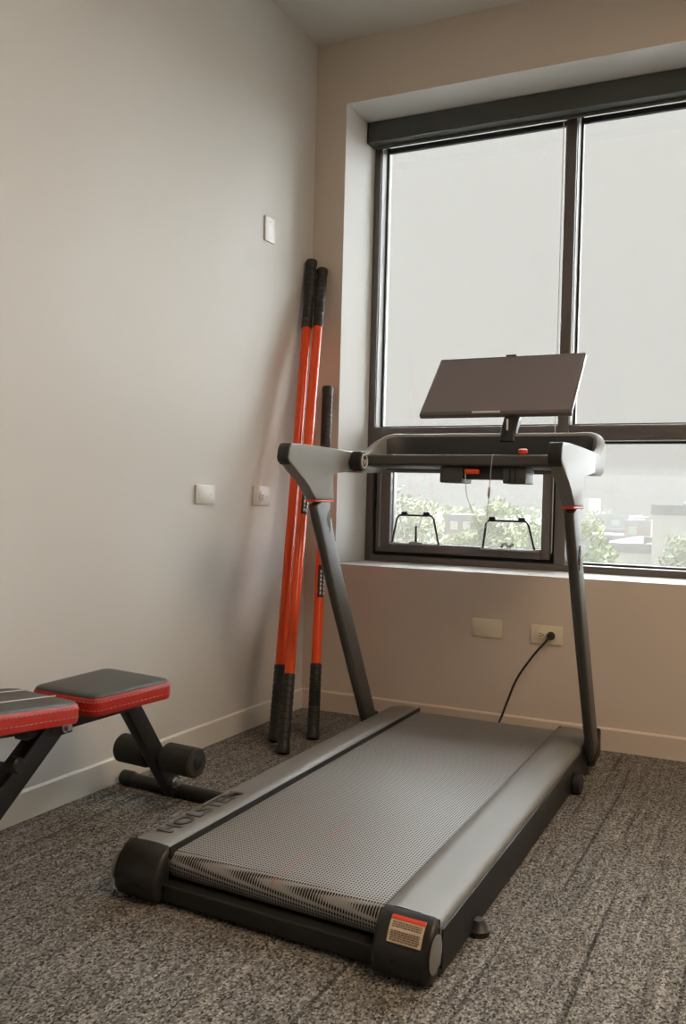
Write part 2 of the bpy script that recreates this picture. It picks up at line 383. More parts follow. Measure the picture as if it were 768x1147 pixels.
# roller shade in the head of the reveal
sh = tag(empty('roller_shade', (X0+0.006, 0.2, 2.40)), 'long charcoal roller shade cassette across the top of the window recess', 'window shade')
def at(o, parent): o.location = tuple(-c for c in parent.location); return o
SB = 2.405
bm = prism(B(), [(0.2, SB), (0.2, 2.490), (0.288, 2.490), (0.288, SB), (0.272, SB-0.004), (0.225, SB-0.004)], 0, X0+0.008, X1-0.01, 0.002); at(obj('cassette', bm, M_cass, sh), sh)
bm = B(); box(bm, (X0+0.0035, 0.197, SB-0.004), (X0+0.008, 0.288, 2.4915), 0.001); at(obj('end_cap', bm, M_black, sh), sh)
bm = B(); box(bm, (X0+0.03, 0.240, SB-0.016), (X1-0.03, 0.254, SB-0.003), 0.004); at(obj('hem_bar', bm, M_cass, sh), sh)
bm = B()
z = SB-0.004; i = 0
while z > 0.68:
    t = bmesh.new(); bmesh.ops.create_icosphere(t, subdivisions=1, radius=0.0026, matrix=Matrix.Translation((MX0-0.007, D-0.014, z))); merge(bm, t); z -= 0.0075
tube(bm, [(MX0-0.007, D-0.014, SB), (MX0-0.007, D-0.014, 0.68)], 0.0008, 6)
ch = at(obj('bead_chain', bm, M_white, sh), sh)

# ---------------------------------------------------------------- wall plates
def plate(name, label, cat, c, w, h, wall, kind):
    """wall 'L': on x=0 facing +x ; 'W': on y=0 facing -y"""
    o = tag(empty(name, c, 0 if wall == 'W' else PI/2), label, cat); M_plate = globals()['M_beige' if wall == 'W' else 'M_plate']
    p = bx((-w/2, -0.006, -h/2), (w/2, 0.0002, h/2), 0.0025, 2); obj('cover_plate', p, M_plate, o)
    if kind == 'outlet':
        for s in (-1, 1):
            q = lathe(B(), (s*0.0195, -0.005, 0), (s*0.0195, -0.0085, 0), [(0, 0.0165), (0.003, 0.0165), (0.0035, 0.0155)], 24); r_ = obj('socket', q, M_plate, o)
            k = B(); box(k, (s*0.0195-0.005, -0.0090, 0.004), (s*0.0195+0.003, -0.0080, 0.0062)); box(k, (s*0.0195-0.005, -0.0090, -0.0062), (s*0.0195+0.003, -0.0080, -0.004))
            box(k, (s*0.0195+0.006, -0.0090, -0.0022), (s*0.0195+0.0105, -0.0080, 0.0022), 0.0004, 1); obj('socket_slots', k, M_dark, r_)
        k = lathe(B(), (0, -0.0055, 0), (0, -0.0072, 0), [(0, 0.003), (0.0012, 0.003), (0.0016, 0.002)], 12); obj('screw', k, M_plate, o)
    elif kind == 'jack':
        q = lathe(B(), (0, -0.005, 0), (0, -0.0085, 0), [(0, 0.019), (0.0025, 0.019), (0.0035, 0.017)], 28); r_ = obj('socket', q, M_plate, o)
        k = B()
        for s in (-1, 1): box(k, (s*0.006-0.0012, -0.0092, -0.002), (s*0.006+0.0012, -0.0082, 0.007))
        box(k, (-0.0022, -0.0092, -0.0105), (0.0022, -0.0082, -0.006), 0.0004, 1); obj('socket_slots', k, M_dark, r_)
        for s in (-1, 1):
            k = lathe(B(), (s*0.041, -0.0055, 0), (s*0.041, -0.0072, 0), [(0, 0.003), (0.0012, 0.003), (0.0016, 0.002)], 12); obj('screw', k, M_plate, o)
    else:
        for s in (-1, 1):
            a = (s*0.035, 0) if w > h else (0, s*0.03)
            k = lathe(B(), (a[0], -0.0055, a[1]), (a[0], -0.0072, a[1]), [(0, 0.003), (0.0012, 0.003), (0.0016, 0.002)], 12); obj('screw', k, M_plate, o)
    return o
plate('blank_wall_plate', 'blank horizontal cover plate on the left wall, left of the single round socket', 'wall plate', (0, -0.741, 0.879), 0.113, 0.066, 'L', 'blank')
plate('wall_outlet', 'wall outlet with one round socket on the left wall beside the leaning poles', 'outlet', (0, -0.370, 0.879), 0.122, 0.074, 'L', 'jack')
plate('blank_wall_plate', 'small upright blank plate high on the left wall near the pole tops', 'wall plate', (0, -0.356, 1.893), 0.074, 0.092, 'L', 'blank')
plate('blank_wall_plate', 'blank beige cover plate low on the window wall under the window', 'wall plate', (0.793, 0, 0.4), 0.116, 0.070, 'W', 'blank')
plate('wall_outlet', 'wall outlet under the window with the black plug in its right socket', 'outlet', (1.020, 0, 0.394), 0.118, 0.070, 'W', 'outlet')

# ---------------------------------------------------------------- treadmill
TX, TY, TA = 0.8816, -1.747, 0.0124
tm = tag(empty('treadmill', (TX, TY, 0), TA), 'black and grey folding treadmill with a tilted screen, standing on the carpet facing the window', 'treadmill')
HW, RW, TL = 0.371, 0.1115, 1.568
def sk(u, v): return v-0.062*u*max(0.0, 1-v/TL)          # the rear end of the deck runs slightly out of square
def skew(bm):
    for w in bm.verts: w.co.y = sk(w.co.x, w.co.y)
    return bm
ZT = 0.114
def rail(s):
    # cross section in (u,z), convex top, u outward from inner edge
    pr = [(0.0, 0.060), (0.0, ZT-0.004), (0.003, ZT), (0.030, ZT+0.002), (0.070, ZT+0.001), (RW-0.012, ZT-0.004), (RW-0.003, ZT-0.010), (RW, ZT-0.018), (RW-0.004, 0.020), (RW-0.012, 0.007), (RW-0.05, 0.007), (0.045, 0.06)]
    bm = B(); rings = []
    vs = [0.0]+[TL*i/12 for i in range(1, 12)]+[TL-0.05, TL-0.02, TL-0.006, TL]
    for v in vs:
        e_ = max(0, (v-(TL-0.05))/0.05); ins = 0.018*e_**3; dz = 0.012*e_**3
        rings.append([bm.verts.new((s*(HW-RW+ins*(1-2*a/RW)+a), v, z-(dz if z > 0.06 else -dz*0.5))) for a, z in pr])
    m = len(pr)
    for A, C_ in zip(rings, rings[1:]):
        for j in range(m): bm.faces.new((A[j], A[(j+1) % m], C_[(j+1) % m], C_[j]))
    bm.faces.new(rings[0]); bm.faces.new(rings[-1])
    return skew(bm)
rails = {}
for s in (-1, 1):
    rails[s] = obj('side_rail', rail(s), M_rail, tm, ang=50)
# dark outer skirt strips and the black inner edge strips
for s in (-1, 1):
    bm = B(); a, b = sorted((s*(HW+0.0005), s*(HW+0.004))); box(bm, (a, 0.006, 0.009), (b, TL-0.10, ZT-0.022), 0.0015); obj('side_skirt', skew(bm), M_tblack, tm)
    bm = B(); a, b = sorted((s*(HW-RW-0.0025), s*(HW-RW+0.0015))); box(bm, (a, 0.0, 0.085), (b, TL-0.012, ZT-0.0015), 0.001); obj('edge_strip', skew(bm), M_tblack, tm)
# rear end caps
def cap_prof():
    out = [(0.0, ZT+0.002)]
    for i in range(13):
        a = math.radians(90+180*i/12); out.append((0.0+0.062*math.cos(a), 0.064+0.050*math.sin(a)*(1 if a < PI else 1.0)))
    out.append((0.0, 0.014)); return out
CP = [(-0.002, ZT+0.001), (-0.012, ZT-0.001), (-0.026, ZT-0.008), (-0.040, ZT-0.022), (-0.054, ZT-0.046), (-0.060, ZT-0.064), (-0.058, 0.026), (-0.048, 0.010), (-0.030, 0.004), (-0.002, 0.004)]
for s in (-1, 1):
    a, b = sorted((s*(HW-RW-0.006), s*(HW+0.001)))
    bm = prism(B(), CP, 0, a, b, 0.012, 4); obj('end_cap', skew(bm), M_cap, tm)
    bm = B(); a, b = sorted((s*(HW-RW), s*(HW-0.001))); prism(bm, [(-0.0035, ZT-0.002), (0.0, ZT-0.002), (0.0, 0.009), (-0.0035, 0.009)], 0, a, b); obj('cap_seam', skew(bm), M_dark, tm)
    bm = lathe(B(), (s*0.298, -0.0585, 0.046), (s*0.298, -0.0625, 0.046), [(0, 0.004), (0.003, 0.004), (0.0035, 0.003)], 12); obj('cap_screw', skew(bm), M_dark, tm)
    bm = lathe(B(), (s*(HW+0.0005), -0.027, 0.060), (s*(HW+0.003), -0.027, 0.060), [(0, 0.034), (0.0015, 0.034), (0.0025, 0.030)], 28); obj('cap_disc', skew(bm), M_rail, tm)
# warning label on the right cap, lying on its sloping face
p0, p1 = Vector((-0.0145, ZT-0.0010)), Vector((-0.0555, ZT-0.0485))
def cap_face(t, off):      # point on the cap profile, by arc parameter
    pts = [Vector(c) for c in CP[1:6]]; L_ = [(b-a).length for a, b in zip(pts, pts[1:])]; d = t*sum(L_)
    for i, l in enumerate(L_):
        if d <= l or i == len(L_)-1:
            a, b = pts[i], pts[i+1]; tt = (b-a).normalized(); n_ = Vector((-tt.y, tt.x)) if tt.x < 0 else Vector((tt.y, -tt.x))
            if n_.x > 0: n_ = -n_
            return a+tt*d+n_*off
        d -= l
def label_patch(u0, u1, t0, t1, off):
    bm = B(); k = 10; rows = []
    for i in range(k+1):
        p = cap_face(t0+(t1-t0)*i/k, off); rows.append((bm.verts.new((u0, p.x, p.y)), bm.verts.new((u1, p.x, p.y))))
    for a, b in zip(rows, rows[1:]): bm.faces.new((a[0], a[1], b[1], b[0]))
    return skew(bm)
lab = obj('warning_label', label_patch(0.284, 0.352, 0.12, 0.70, 0.0022), M_label, tm); lab['label'] = 'cream sticker with red top band'
obj('label_band', label_patch(0.2845, 0.3515, 0.12, 0.22, 0.0030), M_labelred, lab)
bm = B()
for r_ in range(9):
    if r_ == 3: continue
    t0 = 0.265+r_*0.046; u = 0.289
    while u < 0.345:
        w = random.uniform(0.003, 0.009); w = min(w, 0.347-u)
        k = []
        for i in range(2):
            p = cap_face(t0+0.024*i, 0.0030); k.append((u, p.x, p.y)); k.append((u+w, p.x, p.y))
        vv = [bm.verts.new(c) for c in k]; bm.faces.new((vv[0], vv[1], vv[3], vv[2])); u += w+0.0014
obj('label_text', skew(bm), M_ink, lab)
# belt, wrapping two rollers
ZB = 0.099
def belt():
    bm = B(); r = 0.030; zc = ZB-r; path = []
    for i in range(40): path.append((TL-0.035-(TL-0.035-0.03)*i/39, ZB))
    for i in range(1, 9): a = math.radians(90+180*i/9); path.append((0.03+r*math.cos(a), zc+r*math.sin(a)))
    for i in range(12): path.append((0.03+(TL-0.065)*i/11, zc-r))
    for i in range(1, 9): a = math.radians(-90+180*i/9); path.append((TL-0.035+r*math.cos(a), zc+r*math.sin(a)))
    hw = HW-RW-0.001; us = [-hw+2*hw*i/8 for i in range(9)]
    rows = [[bm.verts.new((u, v, z)) for u in us] for v, z in path]
    n = len(rows)
    for i in range(n):
        A, C_ = rows[i], rows[(i+1) % n]
        for j in range(8): bm.faces.new((A[j], A[j+1], C_[j+1], C_[j]))
    return skew(bm)
obj('running_belt', belt(), M_belt, tm)
bm = B(); box(bm, (-HW+RW-0.02, -0.030, 0.006), (HW-RW+0.02, 0.018, 0.042), 0.006, 3); obj('rear_cover', skew(bm), M_tblack, tm)
bm = B(); box(bm, (-HW+RW-0.02, -0.0335, 0.041), (HW-RW+0.02, -0.026, 0.0445), 0.001); obj('cover_lip', skew(bm), M_cap, tm)
bm = B(); box(bm, (-HW+0.03, 0.05, 0.020), (HW-0.03, TL-0.05, 0.040), 0.004); obj('deck_frame', skew(bm), M_tblack, tm)
bm = B(); box(bm, (-HW+RW, TL-0.012, 0.02), (HW-RW, TL+0.004, 0.078), 0.005); obj('front_cover', bm, M_tblack, tm)
# feet and wheels
for s in (-1, 1):
    bm = lathe(B(), (s*(HW+0.010), 0.185, 0.0), (s*(HW+0.010), 0.185, 0.05), [(0, 0.024), (0.012, 0.026), (0.017, 0.020), (0.030, 0.012)], 20); obj('rubber_foot', bm, M_tblack, tm)
    a, b = sorted((s*(HW+0.0045), s*(HW+0.032)))
    bm = lathe(B(), (a, 1.19, 0.031), (b, 1.19, 0.031), [(0, 0.022), (0.003, 0.030), (0.024, 0.030), (0.0275, 0.022)], 24); obj('transport_wheel', bm, M_tblack, tm)
# brand letters pressed into the left rail
lt = text_mesh('brand_letters', 'HOLSTEM', 0.056, 0.0006, M_emboss, tm, (-HW+RW*0.47, 0.232, ZT+0.0030), (0, 0, PI/2), 'CENTER', 1.3)

# uprights: (v,z) side profile swept, blade section
US = 0.390
def obround(d, t, n=8):
    out = []
    for i in range(n+1): a = math.radians(-90+180*i/n); out.append((d/2-t/2+t/2*math.cos(a), t/2*math.sin(a)))
    for i in range(n+1): a = math.radians(90+180*i/n); out.append((-d/2+t/2+t/2*math.cos(a), t/2*math.sin(a)))
    return out
def upright(s):
    us = s*(US+0.004)
    bm = B(); path = [(us, 1.410, 0.058), (us, 1.388, 0.095), (us, 1.27, 0.292), (us, 1.10, 0.575), (us, 0.985, 0.785), (us, 0.955, 0.868)]
    path = smooth_path(path, 6)
    pr = [(b, a) for a, b in obround(0.088, 0.030)]
    pts = [Vector(p) for p in path]; rings = []
    for i, p in enumerate(pts):
        t = (pts[min(i+1, len(pts)-1)]-pts[max(i-1, 0)]).normalized(); n_ = Vector((0, t.z, -t.y))
        k = 1.0+0.42*max(0, (p.z-0.70)/0.17)**2
        rings.append([bm.verts.new(p+Vector((1, 0, 0))*a+n_*b*k) for a, b in pr])
    m = len(pr)
    for A, C_ in zip(rings, rings[1:]):
        for j in range(m): bm.faces.new((A[j], A[(j+1) % m], C_[(j+1) % m], C_[j]))
    bm.faces.new(rings[0][::-1]); bm.faces.new(rings[-1])
    return bm
for s in (-1, 1):
    up = obj('upright_post', upright(s), M_post, tm)
    us = s*(US+0.004)
    bm = B(); prism(bm, [(0.897, 0.864), (1.030, 0.864), (1.029, 0.8715), (0.894, 0.8715)], 0, us-0.0172, us+0.0172, 0.004, 2); obj('accent_ring', bm, M_redline, up)
    bm = B(); prism(bm, [(1.36, 0.05), (1.45, 0.05), (1.468, 0.065), (1.466, 0.10 if s < 0 else 0.135), (1.45, 0.105 if s < 0 else 0.145), (1.43, 0.10), (1.36, 0.08)], 0, us+s*0.004-0.012, us+s*0.004+0.012, 0.004); obj('pivot_bracket', bm, M_tblack, tm)
    # handle casting, a flared T
    prof = [(0.897, 0.869), (0.880, 0.886), (0.850, 0.912), (0.812, 0.935), (0.770, 0.955), (0.732, 0.971), (0.716, 0.982), (0.710, 0.992), (0.716, 1.018), (0.726, 1.031), (0.742, 1.036), (0.80, 1.037), (0.95, 1.037), (1.20, 1.037), (1.20, 0.967), (1.04, 0.967), (1.012, 0.960), (1.005, 0.935), (1.018, 0.90), (1.029, 0.869)]
    bm = prism(B(), prof, 0, us-0.0185, us+0.0185, 0.008, 4); hd = obj('handle', bm, M_handle, tm, ang=60)
    # dark end cap of the handle
    bm = B(); cp = [(0.7075, 0.992), (0.7135, 1.019), (0.7245, 1.0325), (0.733, 1.0358), (0.733, 1.031), (0.7205, 1.019), (0.7145, 0.992), (0.720, 0.982), (0.732, 0.9745), (0.729, 0.9718), (0.7135, 0.981)]
    prism(bm, cp, 0, us-0.0180, us+0.0180, 0.002, 2); obj('handle_end', bm, M_cap, hd)
    # lozenge emblem on the upright face that looks to the right
    bm = B(); x = us+0.0152; v0, z0 = (0.985, 0.735) if s > 0 else (0.985, 0.815)
    for (a, b) in (((0, 0), (0.016, 0.026)), ((0.016, 0.026), (0.024, 0)), ((0.024, 0), (0.008, -0.028)), ((0.008, -0.028), (0, 0)), ((0.024, -0.012), (0.018, -0.045))):
        tube(bm, [(x, v0+a[0], z0+a[1]), (x, v0+b[0], z0+b[1])], 0.0019, 6)
    obj('emblem', bm, M_alu_sheen if s < 0 else M_dark, up)
# console loop: arms, rounded corners, tall rear wall
def console():
    rc = 0.13; xa = US+0.004; vr = 1.478
    path = []
    for v in (1.18, 1.24, 1.30): path.append((-xa, v))
    for i in range(0, 11): a = PI-PI/2*i/10; path.append((-xa+rc+rc*math.cos(a), vr-rc+rc*math.sin(a)))
    for u in (-0.18, -0.09, 0, 0.09, 0.18): path.append((u, vr))
    path += [(-p[0], p[1]) for p in path[:14]][::-1]
    bm = B(); rings = []
    L_ = [0]
    for a, b in zip(path, path[1:]): L_.append(L_[-1]+math.hypot(b[0]-a[0], b[1]-a[1]))
    for i, (u, v) in enumerate(path):
        a, b = path[max(i-1, 0)], path[min(i+1, len(path)-1)]; t = Vector((b[0]-a[0], b[1]-a[1], 0)).normalized(); nrm = Vector((t.y, -t.x, 0))
        d = min(L_[i], L_[-1]-L_[i]); k = min(1, max(0, (d-0.10)/0.20)); k = k*k*(3-2*k)
        zt = 1.037+0.082*k; zb = 0.967+0.010*k; lean = 0.012*k
        h = zt-zb; th = 0.0175-0.004*k
        pr = [(-th, zb+0.010), (-th*0.6, zb), (th*0.6, zb), (th, zb+0.010), (th, zt-0.012), (th*0.75, zt-0.003), (0, zt), (-th*0.75, zt-0.003), (-th, zt-0.012)]
        rings.append([bm.verts.new(Vector((u, v, z))+nrm*(aa-lean*(z-zb)/h)) for aa, z in pr])
    m = 9
    for i, (A, C_) in enumerate(zip(rings, rings[1:])):
        for j in range(m):
            f = bm.faces.new((A[j], A[(j+1) % m], C_[(j+1) % m], C_[j]))
            # inner faces of the rear wall are a darker moulding
            if j == 3 and 7 <= i <= len(rings)-9: f.material_index = 1
    bm.faces.new(rings[0][::-1]); bm.faces.new(rings[-1])
    return bm
obj('console_rim', console(), [M_handle, M_inner], tm, ang=50)
bm = B(); sweep(bm, [(-US, 1.19, 1.009), (0, 1.19, 1.009), (US, 1.19, 1.009)], rrect(0.034, 0.036, 0.008)); obj('front_bar', bm, M_post, tm)
bm = B(); box(bm, (-US+0.03, 1.19, 0.990), (US-0.03, 1.47, 1.000), 0.002); obj('console_tray', bm, M_inner, tm)
# round dial on the left arm
ctr = Vector((-US+0.020, 1.150, 1.003))
bm = lathe(B(), ctr, ctr+Vector((0.05, 0, 0)), [(0, 0.026), (0.004, 0.034), (0.034, 0.034), (0.039, 0.031), (0.040, 0.026)], 32); dial = obj('dial_knob', bm, M_tblack, tm)
bm = B(); xf = ctr.x+0.0415
for r0, n_ in ((0.022, 28),):
    sweep(bm, [(xf, ctr.y+r0*math.cos(2*PI*i/n_), ctr.z+r0*math.sin(2*PI*i/n_)) for i in range(n_)], circ(0.0028, 6), up=(1, 0, 0), closed=True)
tube(bm, [(xf, ctr.y-0.010, ctr.z+0.008), (xf, ctr.y+0.002, ctr.z-0.010), (xf, ctr.y+0.010, ctr.z+0.006)], 0.0022, 6)
obj('dial_emblem', bm, M_white, dial)
# control box under the tray
cb_ = B(); box(cb_, (-0.076, 1.20, 0.950), (0.199, 1.29, 0.990), 0.004)
cbx = obj('control_box', cb_, M_inner, tm)
for a, b in ((-0.080, -0.004), (0.128, 0.203)):
    bm = B(); box(bm, (a, 1.192, 0.937), (b, 1.298, 0.989), 0.005); obj('box_end', bm, M_post, cbx)
for a in (0.150, 0.168):
    bm = B(); box(bm, (a, 1.189, 0.940), (a+0.004, 1.194, 0.985), 0.001); obj('box_groove', bm, M_dark, cbx)
bm = B(); box(bm, (0.008, 1.178, 0.966), (0.054, 1.200, 0.981), 0.003); key = obj('safety_key', bm, M_orange, tm)
bm = lathe(B(), (0.188, 1.205, 1.020), (0.188, 1.205, 1.048), [(0, 0.009), (0.012, 0.009), (0.014, 0.015), (0.024, 0.015), (0.027, 0.010)], 18); obj('clip_button', bm, M_orange, tm)
bm = tube(B(), smooth_path([(0.100, 1.190, 1.0285), (0.100, 1.170, 1.018), (0.096, 1.168, 0.95), (0.090, 1.172, 0.86), (0.086, 1.174, 0.805), (0.072, 1.174, 0.798), (0.045, 1.174, 0.835), (0.020, 1.172, 0.90), (0.012, 1.175, 0.966)], 8), 0.0011, 6); obj('lanyard', bm, M_string, tm)
bm = lathe(B(), (0.094, 1.170, 0.925), (0.092, 1.171, 0.89), [(0, 0.002), (0.004, 0.0042), (0.028, 0.0042), (0.035, 0.002)], 10); obj('lanyard_bead', bm, M_string, tm)
# screen on a post
MT = 0.736; mc = Vector((0.004, 1.620-0.02, 1.3095)); SW, SH_ = 0.556, 0.320
# screen centre in treadmill axes
c_, s_ = math.cos(TA), math.sin(TA)
wc = Vector((0.86, -0.127, 1.309)); d_ = wc-Vector((TX, TY, 0)); mc = Vector((d_.x*c_+d_.y*s_, -d_.x*s_+d_.y*c_, d_.z))
ms = empty('display_pivot', (0, 0, 0)) if False else None
Rt = Matrix.Rotation(-MT, 3, 'X') @ Matrix.Rotation(0, 3, 'Z')
Rz = Matrix.Rotation(-0.011-TA, 3, 'Z')
RR = Rz @ Rt
def place(bm):
    for v in bm.verts: v.co = RR @ v.co + mc
    return bm
bm = B(); box(bm, (-SW/2, 0.0, -SH_/2), (SW/2, 0.022, SH_/2), 0.006, 3)
disp = obj('display', place(bm), M_bezel, tm); disp['label'] = 'wide grey flat screen'
bm = B(); box(bm, (-SW/2+0.006, -0.0015, -SH_/2+0.013), (SW/2-0.006, 0.002, SH_/2-0.012), 0.0008, 1); obj('screen', place(bm), M_screen, disp)
bm = B(); box(bm, (-0.075, -0.0022, -SH_/2+0.004), (0.028, -0.0004, -SH_/2+0.0125)); obj('screen_label', place(bm), M_white, disp)
bm = B(); box(bm, (-0.02, -0.001, SH_/2-0.001), (0.02, 0.014, SH_/2+0.006), 0.002); obj('camera_bump', place(bm), M_tblack, disp)
bm = B(); box(bm, (-0.14, 0.018, -0.11), (0.14, 0.046, 0.10), 0.012, 3); obj('back_shell', place(bm), M_bezel, disp)
bm = B(); sweep(bm, smooth_path([(0.064, 1.484, 1.085), (0.064, 1.500, 1.125), (0.064, 1.545, 1.180), (0.064, 1.600, 1.240)], 6), rrect(0.056, 0.036, 0.010), up=(0, -1, 0)); post = obj('display_post', bm, M_tblack, tm)
bm = B(); box(bm, (0.064, 1.4555, 1.128), (0.071, 1.4580, 1.165), 0.001); obj('post_slot', bm, M_white, post)
# power cord to the outlet
def loc(p): d = Vector(p)-Vector((TX, TY, 0)); return Vector((d.x*c_+d.y*s_, -d.x*s_+d.y*c_, d.z))
plugw = Vector((1.0395, -0.0095, 0.394))
bm = tube(B(), [loc(p) for p in smooth_path([(1.040, -0.040, 0.392), (1.030, -0.050, 0.378), (0.985, -0.070, 0.318), (0.935, -0.085, 0.235), (0.905, -0.095, 0.150), (0.885, -0.110, 0.085), (0.870, -0.145, 0.045), (0.865, -0.185, 0.040)], 8)], 0.0042, 10); cordo = obj('power_cord', bm, M_cord, tm)
bm = lathe(B(), loc(plugw), loc(plugw+Vector((0, -0.036, -0.001))), [(0, 0.012), (0.004, 0.0155), (0.016, 0.0150), (0.026, 0.010), (0.036, 0.006)], 20); obj('plug', bm, M_cord, cordo)

# ---------------------------------------------------------------- orange poles
def pole(foot, top, lt, lb, label):
    f, t = Vector(foot), Vector(top); ax = (t-f).normalized(); L_ = (t-f).length
    o = tag(empty('training_pole', f), label, 'pole', 'orange training poles leaning in the corner')
    P = lambda d: ax*d
    bm = lathe(B(), P(0.01), P(L_-0.01), [(0, 0.0180), (L_-0.02, 0.0180)], 28); sh_ = obj('shaft', bm, M_pole, o)
    def grip(a, b, flare_end):
        n_ = int(abs(b-a)/0.022); pr = []
        l = b-a; k = 0
        for i in range(n_+1):
            d = l*i/n_; r = 0.0208+0.0010*(abs(d/l))
            pr.append((d, r)); 
            if i < n_: pr.append((d+l/n_*0.80, r+0.0008)); pr.append((d+l/n_*0.84, r-0.0018)); pr.append((d+l/n_*0.96, r-0.0018))
        pr2 = [(abs(d), r) for d, r in pr]
        e_ = abs(l)
        pr2 = [q for q in pr2 if q[0] < e_-0.030]+[(e_-0.030, 0.0215), (e_-0.022, 0.0236), (e_-0.006, 0.0243), (e_-0.001, 0.0228), (e_, 0.019)]
        bm = lathe(B(), P(a), P(b), pr2, 24); return obj('grip', bm, M_grip, o)
    grip(lb, 0.0, 1); grip(L_-lt, L_, 1)
    # black sticker with white lettering on the shaft
    return o, ax, L_
def sticker(o, ax, d, hgt, facing):
    fw = Vector(facing); fw = (fw-ax*fw.dot(ax)).normalized(); sd = ax.cross(fw)
    bm = B(); rows = []
    for i in range(9):
        a = math.radians(-62+124*i/8); n_ = fw*math.cos(a)+sd*math.sin(a); rows.append((bm.verts.new(ax*d+n_*0.0186), bm.verts.new(ax*(d+hgt)+n_*0.0186)))
    for a, b in zip(rows, rows[1:]): bm.faces.new((a[0], a[1], b[1], b[0]))
    st = obj('sticker', bm, M_dark, o)
    bm = B(); x = 0.010
    while x < hgt-0.018:
        w = random.choice((0.010, 0.012, 0.014))
        for a0, a1, q0, q1 in ((-34, 30, 0, 0.003), (-34, -18, 0, w), (14, 30, 0, w) if random.random() < 0.6 else (-6, 6, 0, w)):
            vv = []
            for a_, q in ((a0, q0), (a1, q0), (a1, q1), (a0, q1)):
                a = math.radians(a_); n_ = fw*math.cos(a)+sd*math.sin(a); vv.append(bm.verts.new(ax*(d+x+q)+n_*0.0191))
            bm.faces.new(vv)
        x += w+0.005
    obj('sticker_lettering', bm, M_white, st)
CAMP = Vector((1.79, -3.32, 0.87))
o, ax, L_ = pole((0.180, -0.530, 0.004), (0.0275, -0.058, 1.847), 0.30, 0.27, 'tall orange pole with black grips, rearmost of the pair, its tip against the left wall')
o, ax, L_ = pole((0.284, -0.650, 0.004), (0.062, -0.029, 1.815), 0.27, 0.27, 'tall orange pole with black grips, in front of its twin, standing nearest the treadmill rail')
sticker(o, ax, 0.86, 0.135, (1.0, -0.40, 0))
o, ax, L_ = pole((0.283, -0.430, 0.004), (0.102, -0.030, 1.331), 0.27, 0.27, 'shorter orange pole with black grips, half hidden behind the left treadmill upright')
sticker(o, ax, 0.52, 0.125, (1.0, -0.45, 0))

# ---------------------------------------------------------------- bench
BX = 0.25
bn = tag(empty('workout_bench', (BX, -1.60, 0)), 'folding workout bench with black and red pads and foam leg rollers beside the left wall', 'exercise bench')
def bobj(name, bm, m, parent=None, **k):
    o = obj(name, bm, m, parent or bn, **k)
    if parent is None: o.location = (-BX, 1.60, 0)
    return o
def rpoly(corners, r, k=5):
    out = []; n = len(corners)
    for i in range(n):
        p, a, b = Vector(corners[i]), Vector(corners[i-1]), Vector(corners[(i+1) % n])
        da, db = (a-p).normalized(), (b-p).normalized(); s, t = p+da*r, p+db*r
        for j in range(k+1):
            u = j/k; out.append(s*(1-u)**2+p*2*u*(1-u)+t*u*u)
    return out
def pad(name, corners, zf, th, lab, r=0.028, seams=()):
    """zf(x,y): top height; black top with a red side band"""
    pl = rpoly([(c[0], c[1]) for c in corners], r)
    cx = sum(p.x for p in pl)/len(pl); cy = sum(p.y for p in pl)/len(pl)
    bm = B(); rings = []
    for k, dz in ((1.0, 0.0), (0.985, 0.004), (0.955, 0.0065), (0.80, 0.0085), (0.4, 0.010)):
        rings.append([bm.verts.new((cx+(p.x-cx)*k, cy+(p.y-cy)*k, zf(p.x, p.y)-0.008+dz)) for p in pl])
    n = len(pl)
    for A, C_ in zip(rings, rings[1:]):
        for j in range(n): bm.faces.new((A[j], A[(j+1) % n], C_[(j+1) % n], C_[j]))
    bm.faces.new(rings[-1])
    bt = [bm.verts.new((p.x, p.y, zf(p.x, p.y)-th)) for p in pl]
    bm.faces.new(bt[::-1])
    for j in range(n): bm.faces.new((rings[0][j], bt[j], bt[(j+1) % n], rings[0][(j+1) % n]))
    top = bobj(name, bm, M_pad); top['label'] = lab
    bm = B(); rr = []
    for off, z in ((0.0005, 0.009), (0.0025, 0.011), (0.0042, 0.020), (0.0042, 0.038), (0.003, th-0.004), (0.0005, th+0.001)):
        rr.append([bm.verts.new((p.x+(p.x-cx)/max(1e-6, math.hypot(p.x-cx, p.y-cy))*off, p.y+(p.y-cy)/max(1e-6, math.hypot(p.x-cx, p.y-cy))*off, zf(p.x, p.y)-z)) for p in pl])
    for A, C_ in zip(rr, rr[1:]):
        for j in range(n): bm.faces.new((A[j], A[(j+1) % n], C_[(j+1) % n], C_[j]))
    band = bobj('side_band', bm, M_red, top); band['label'] = 'red vinyl side band'
    bm = B()
    for zz in (0.018, th-0.013):
        ps = []
        for j in range(n):
            p, q = pl[j], pl[(j+1) % n]; d = (q-p).length; kk = max(1, int(d/0.014))
            for i in range(kk):
                a = p.lerp(q, i/kk); b = p.lerp(q, (i+0.6)/kk)
                f = lambda w: Vector((w.x+(w.x-cx)/math.hypot(w.x-cx, w.y-cy)*0.0046, w.y+(w.y-cy)/math.hypot(w.x-cx, w.y-cy)*0.0046, zf(w.x, w.y)-zz))
                if (b-a).length > 0.003: tube(bm, [f(a), f(b)], 0.0008, 4)
    bobj('stitching', bm, M_thread, top)
    if seams:
        bm = B()
        for (a, b) in seams:
            tube(bm, [(a[0]+(b[0]-a[0])*i/6, a[1]+(b[1]-a[1])*i/6, zf(a[0]+(b[0]-a[0])*i/6, a[1]+(b[1]-a[1])*i/6)+0.0004) for i in range(7)], 0.0014, 6)
        bobj('seam_piping', bm, M_seam, top)
    return top
ZS = 0.396
pad('seat_pad', [(0.130, -1.372), (0.372, -1.400), (0.350, -1.672), (0.140, -1.662)], lambda x, y: ZS, 0.050, 'square black seat with red side band')
bz = lambda x, y: ZS+0.002+0.10*max(0, -1.70-y)
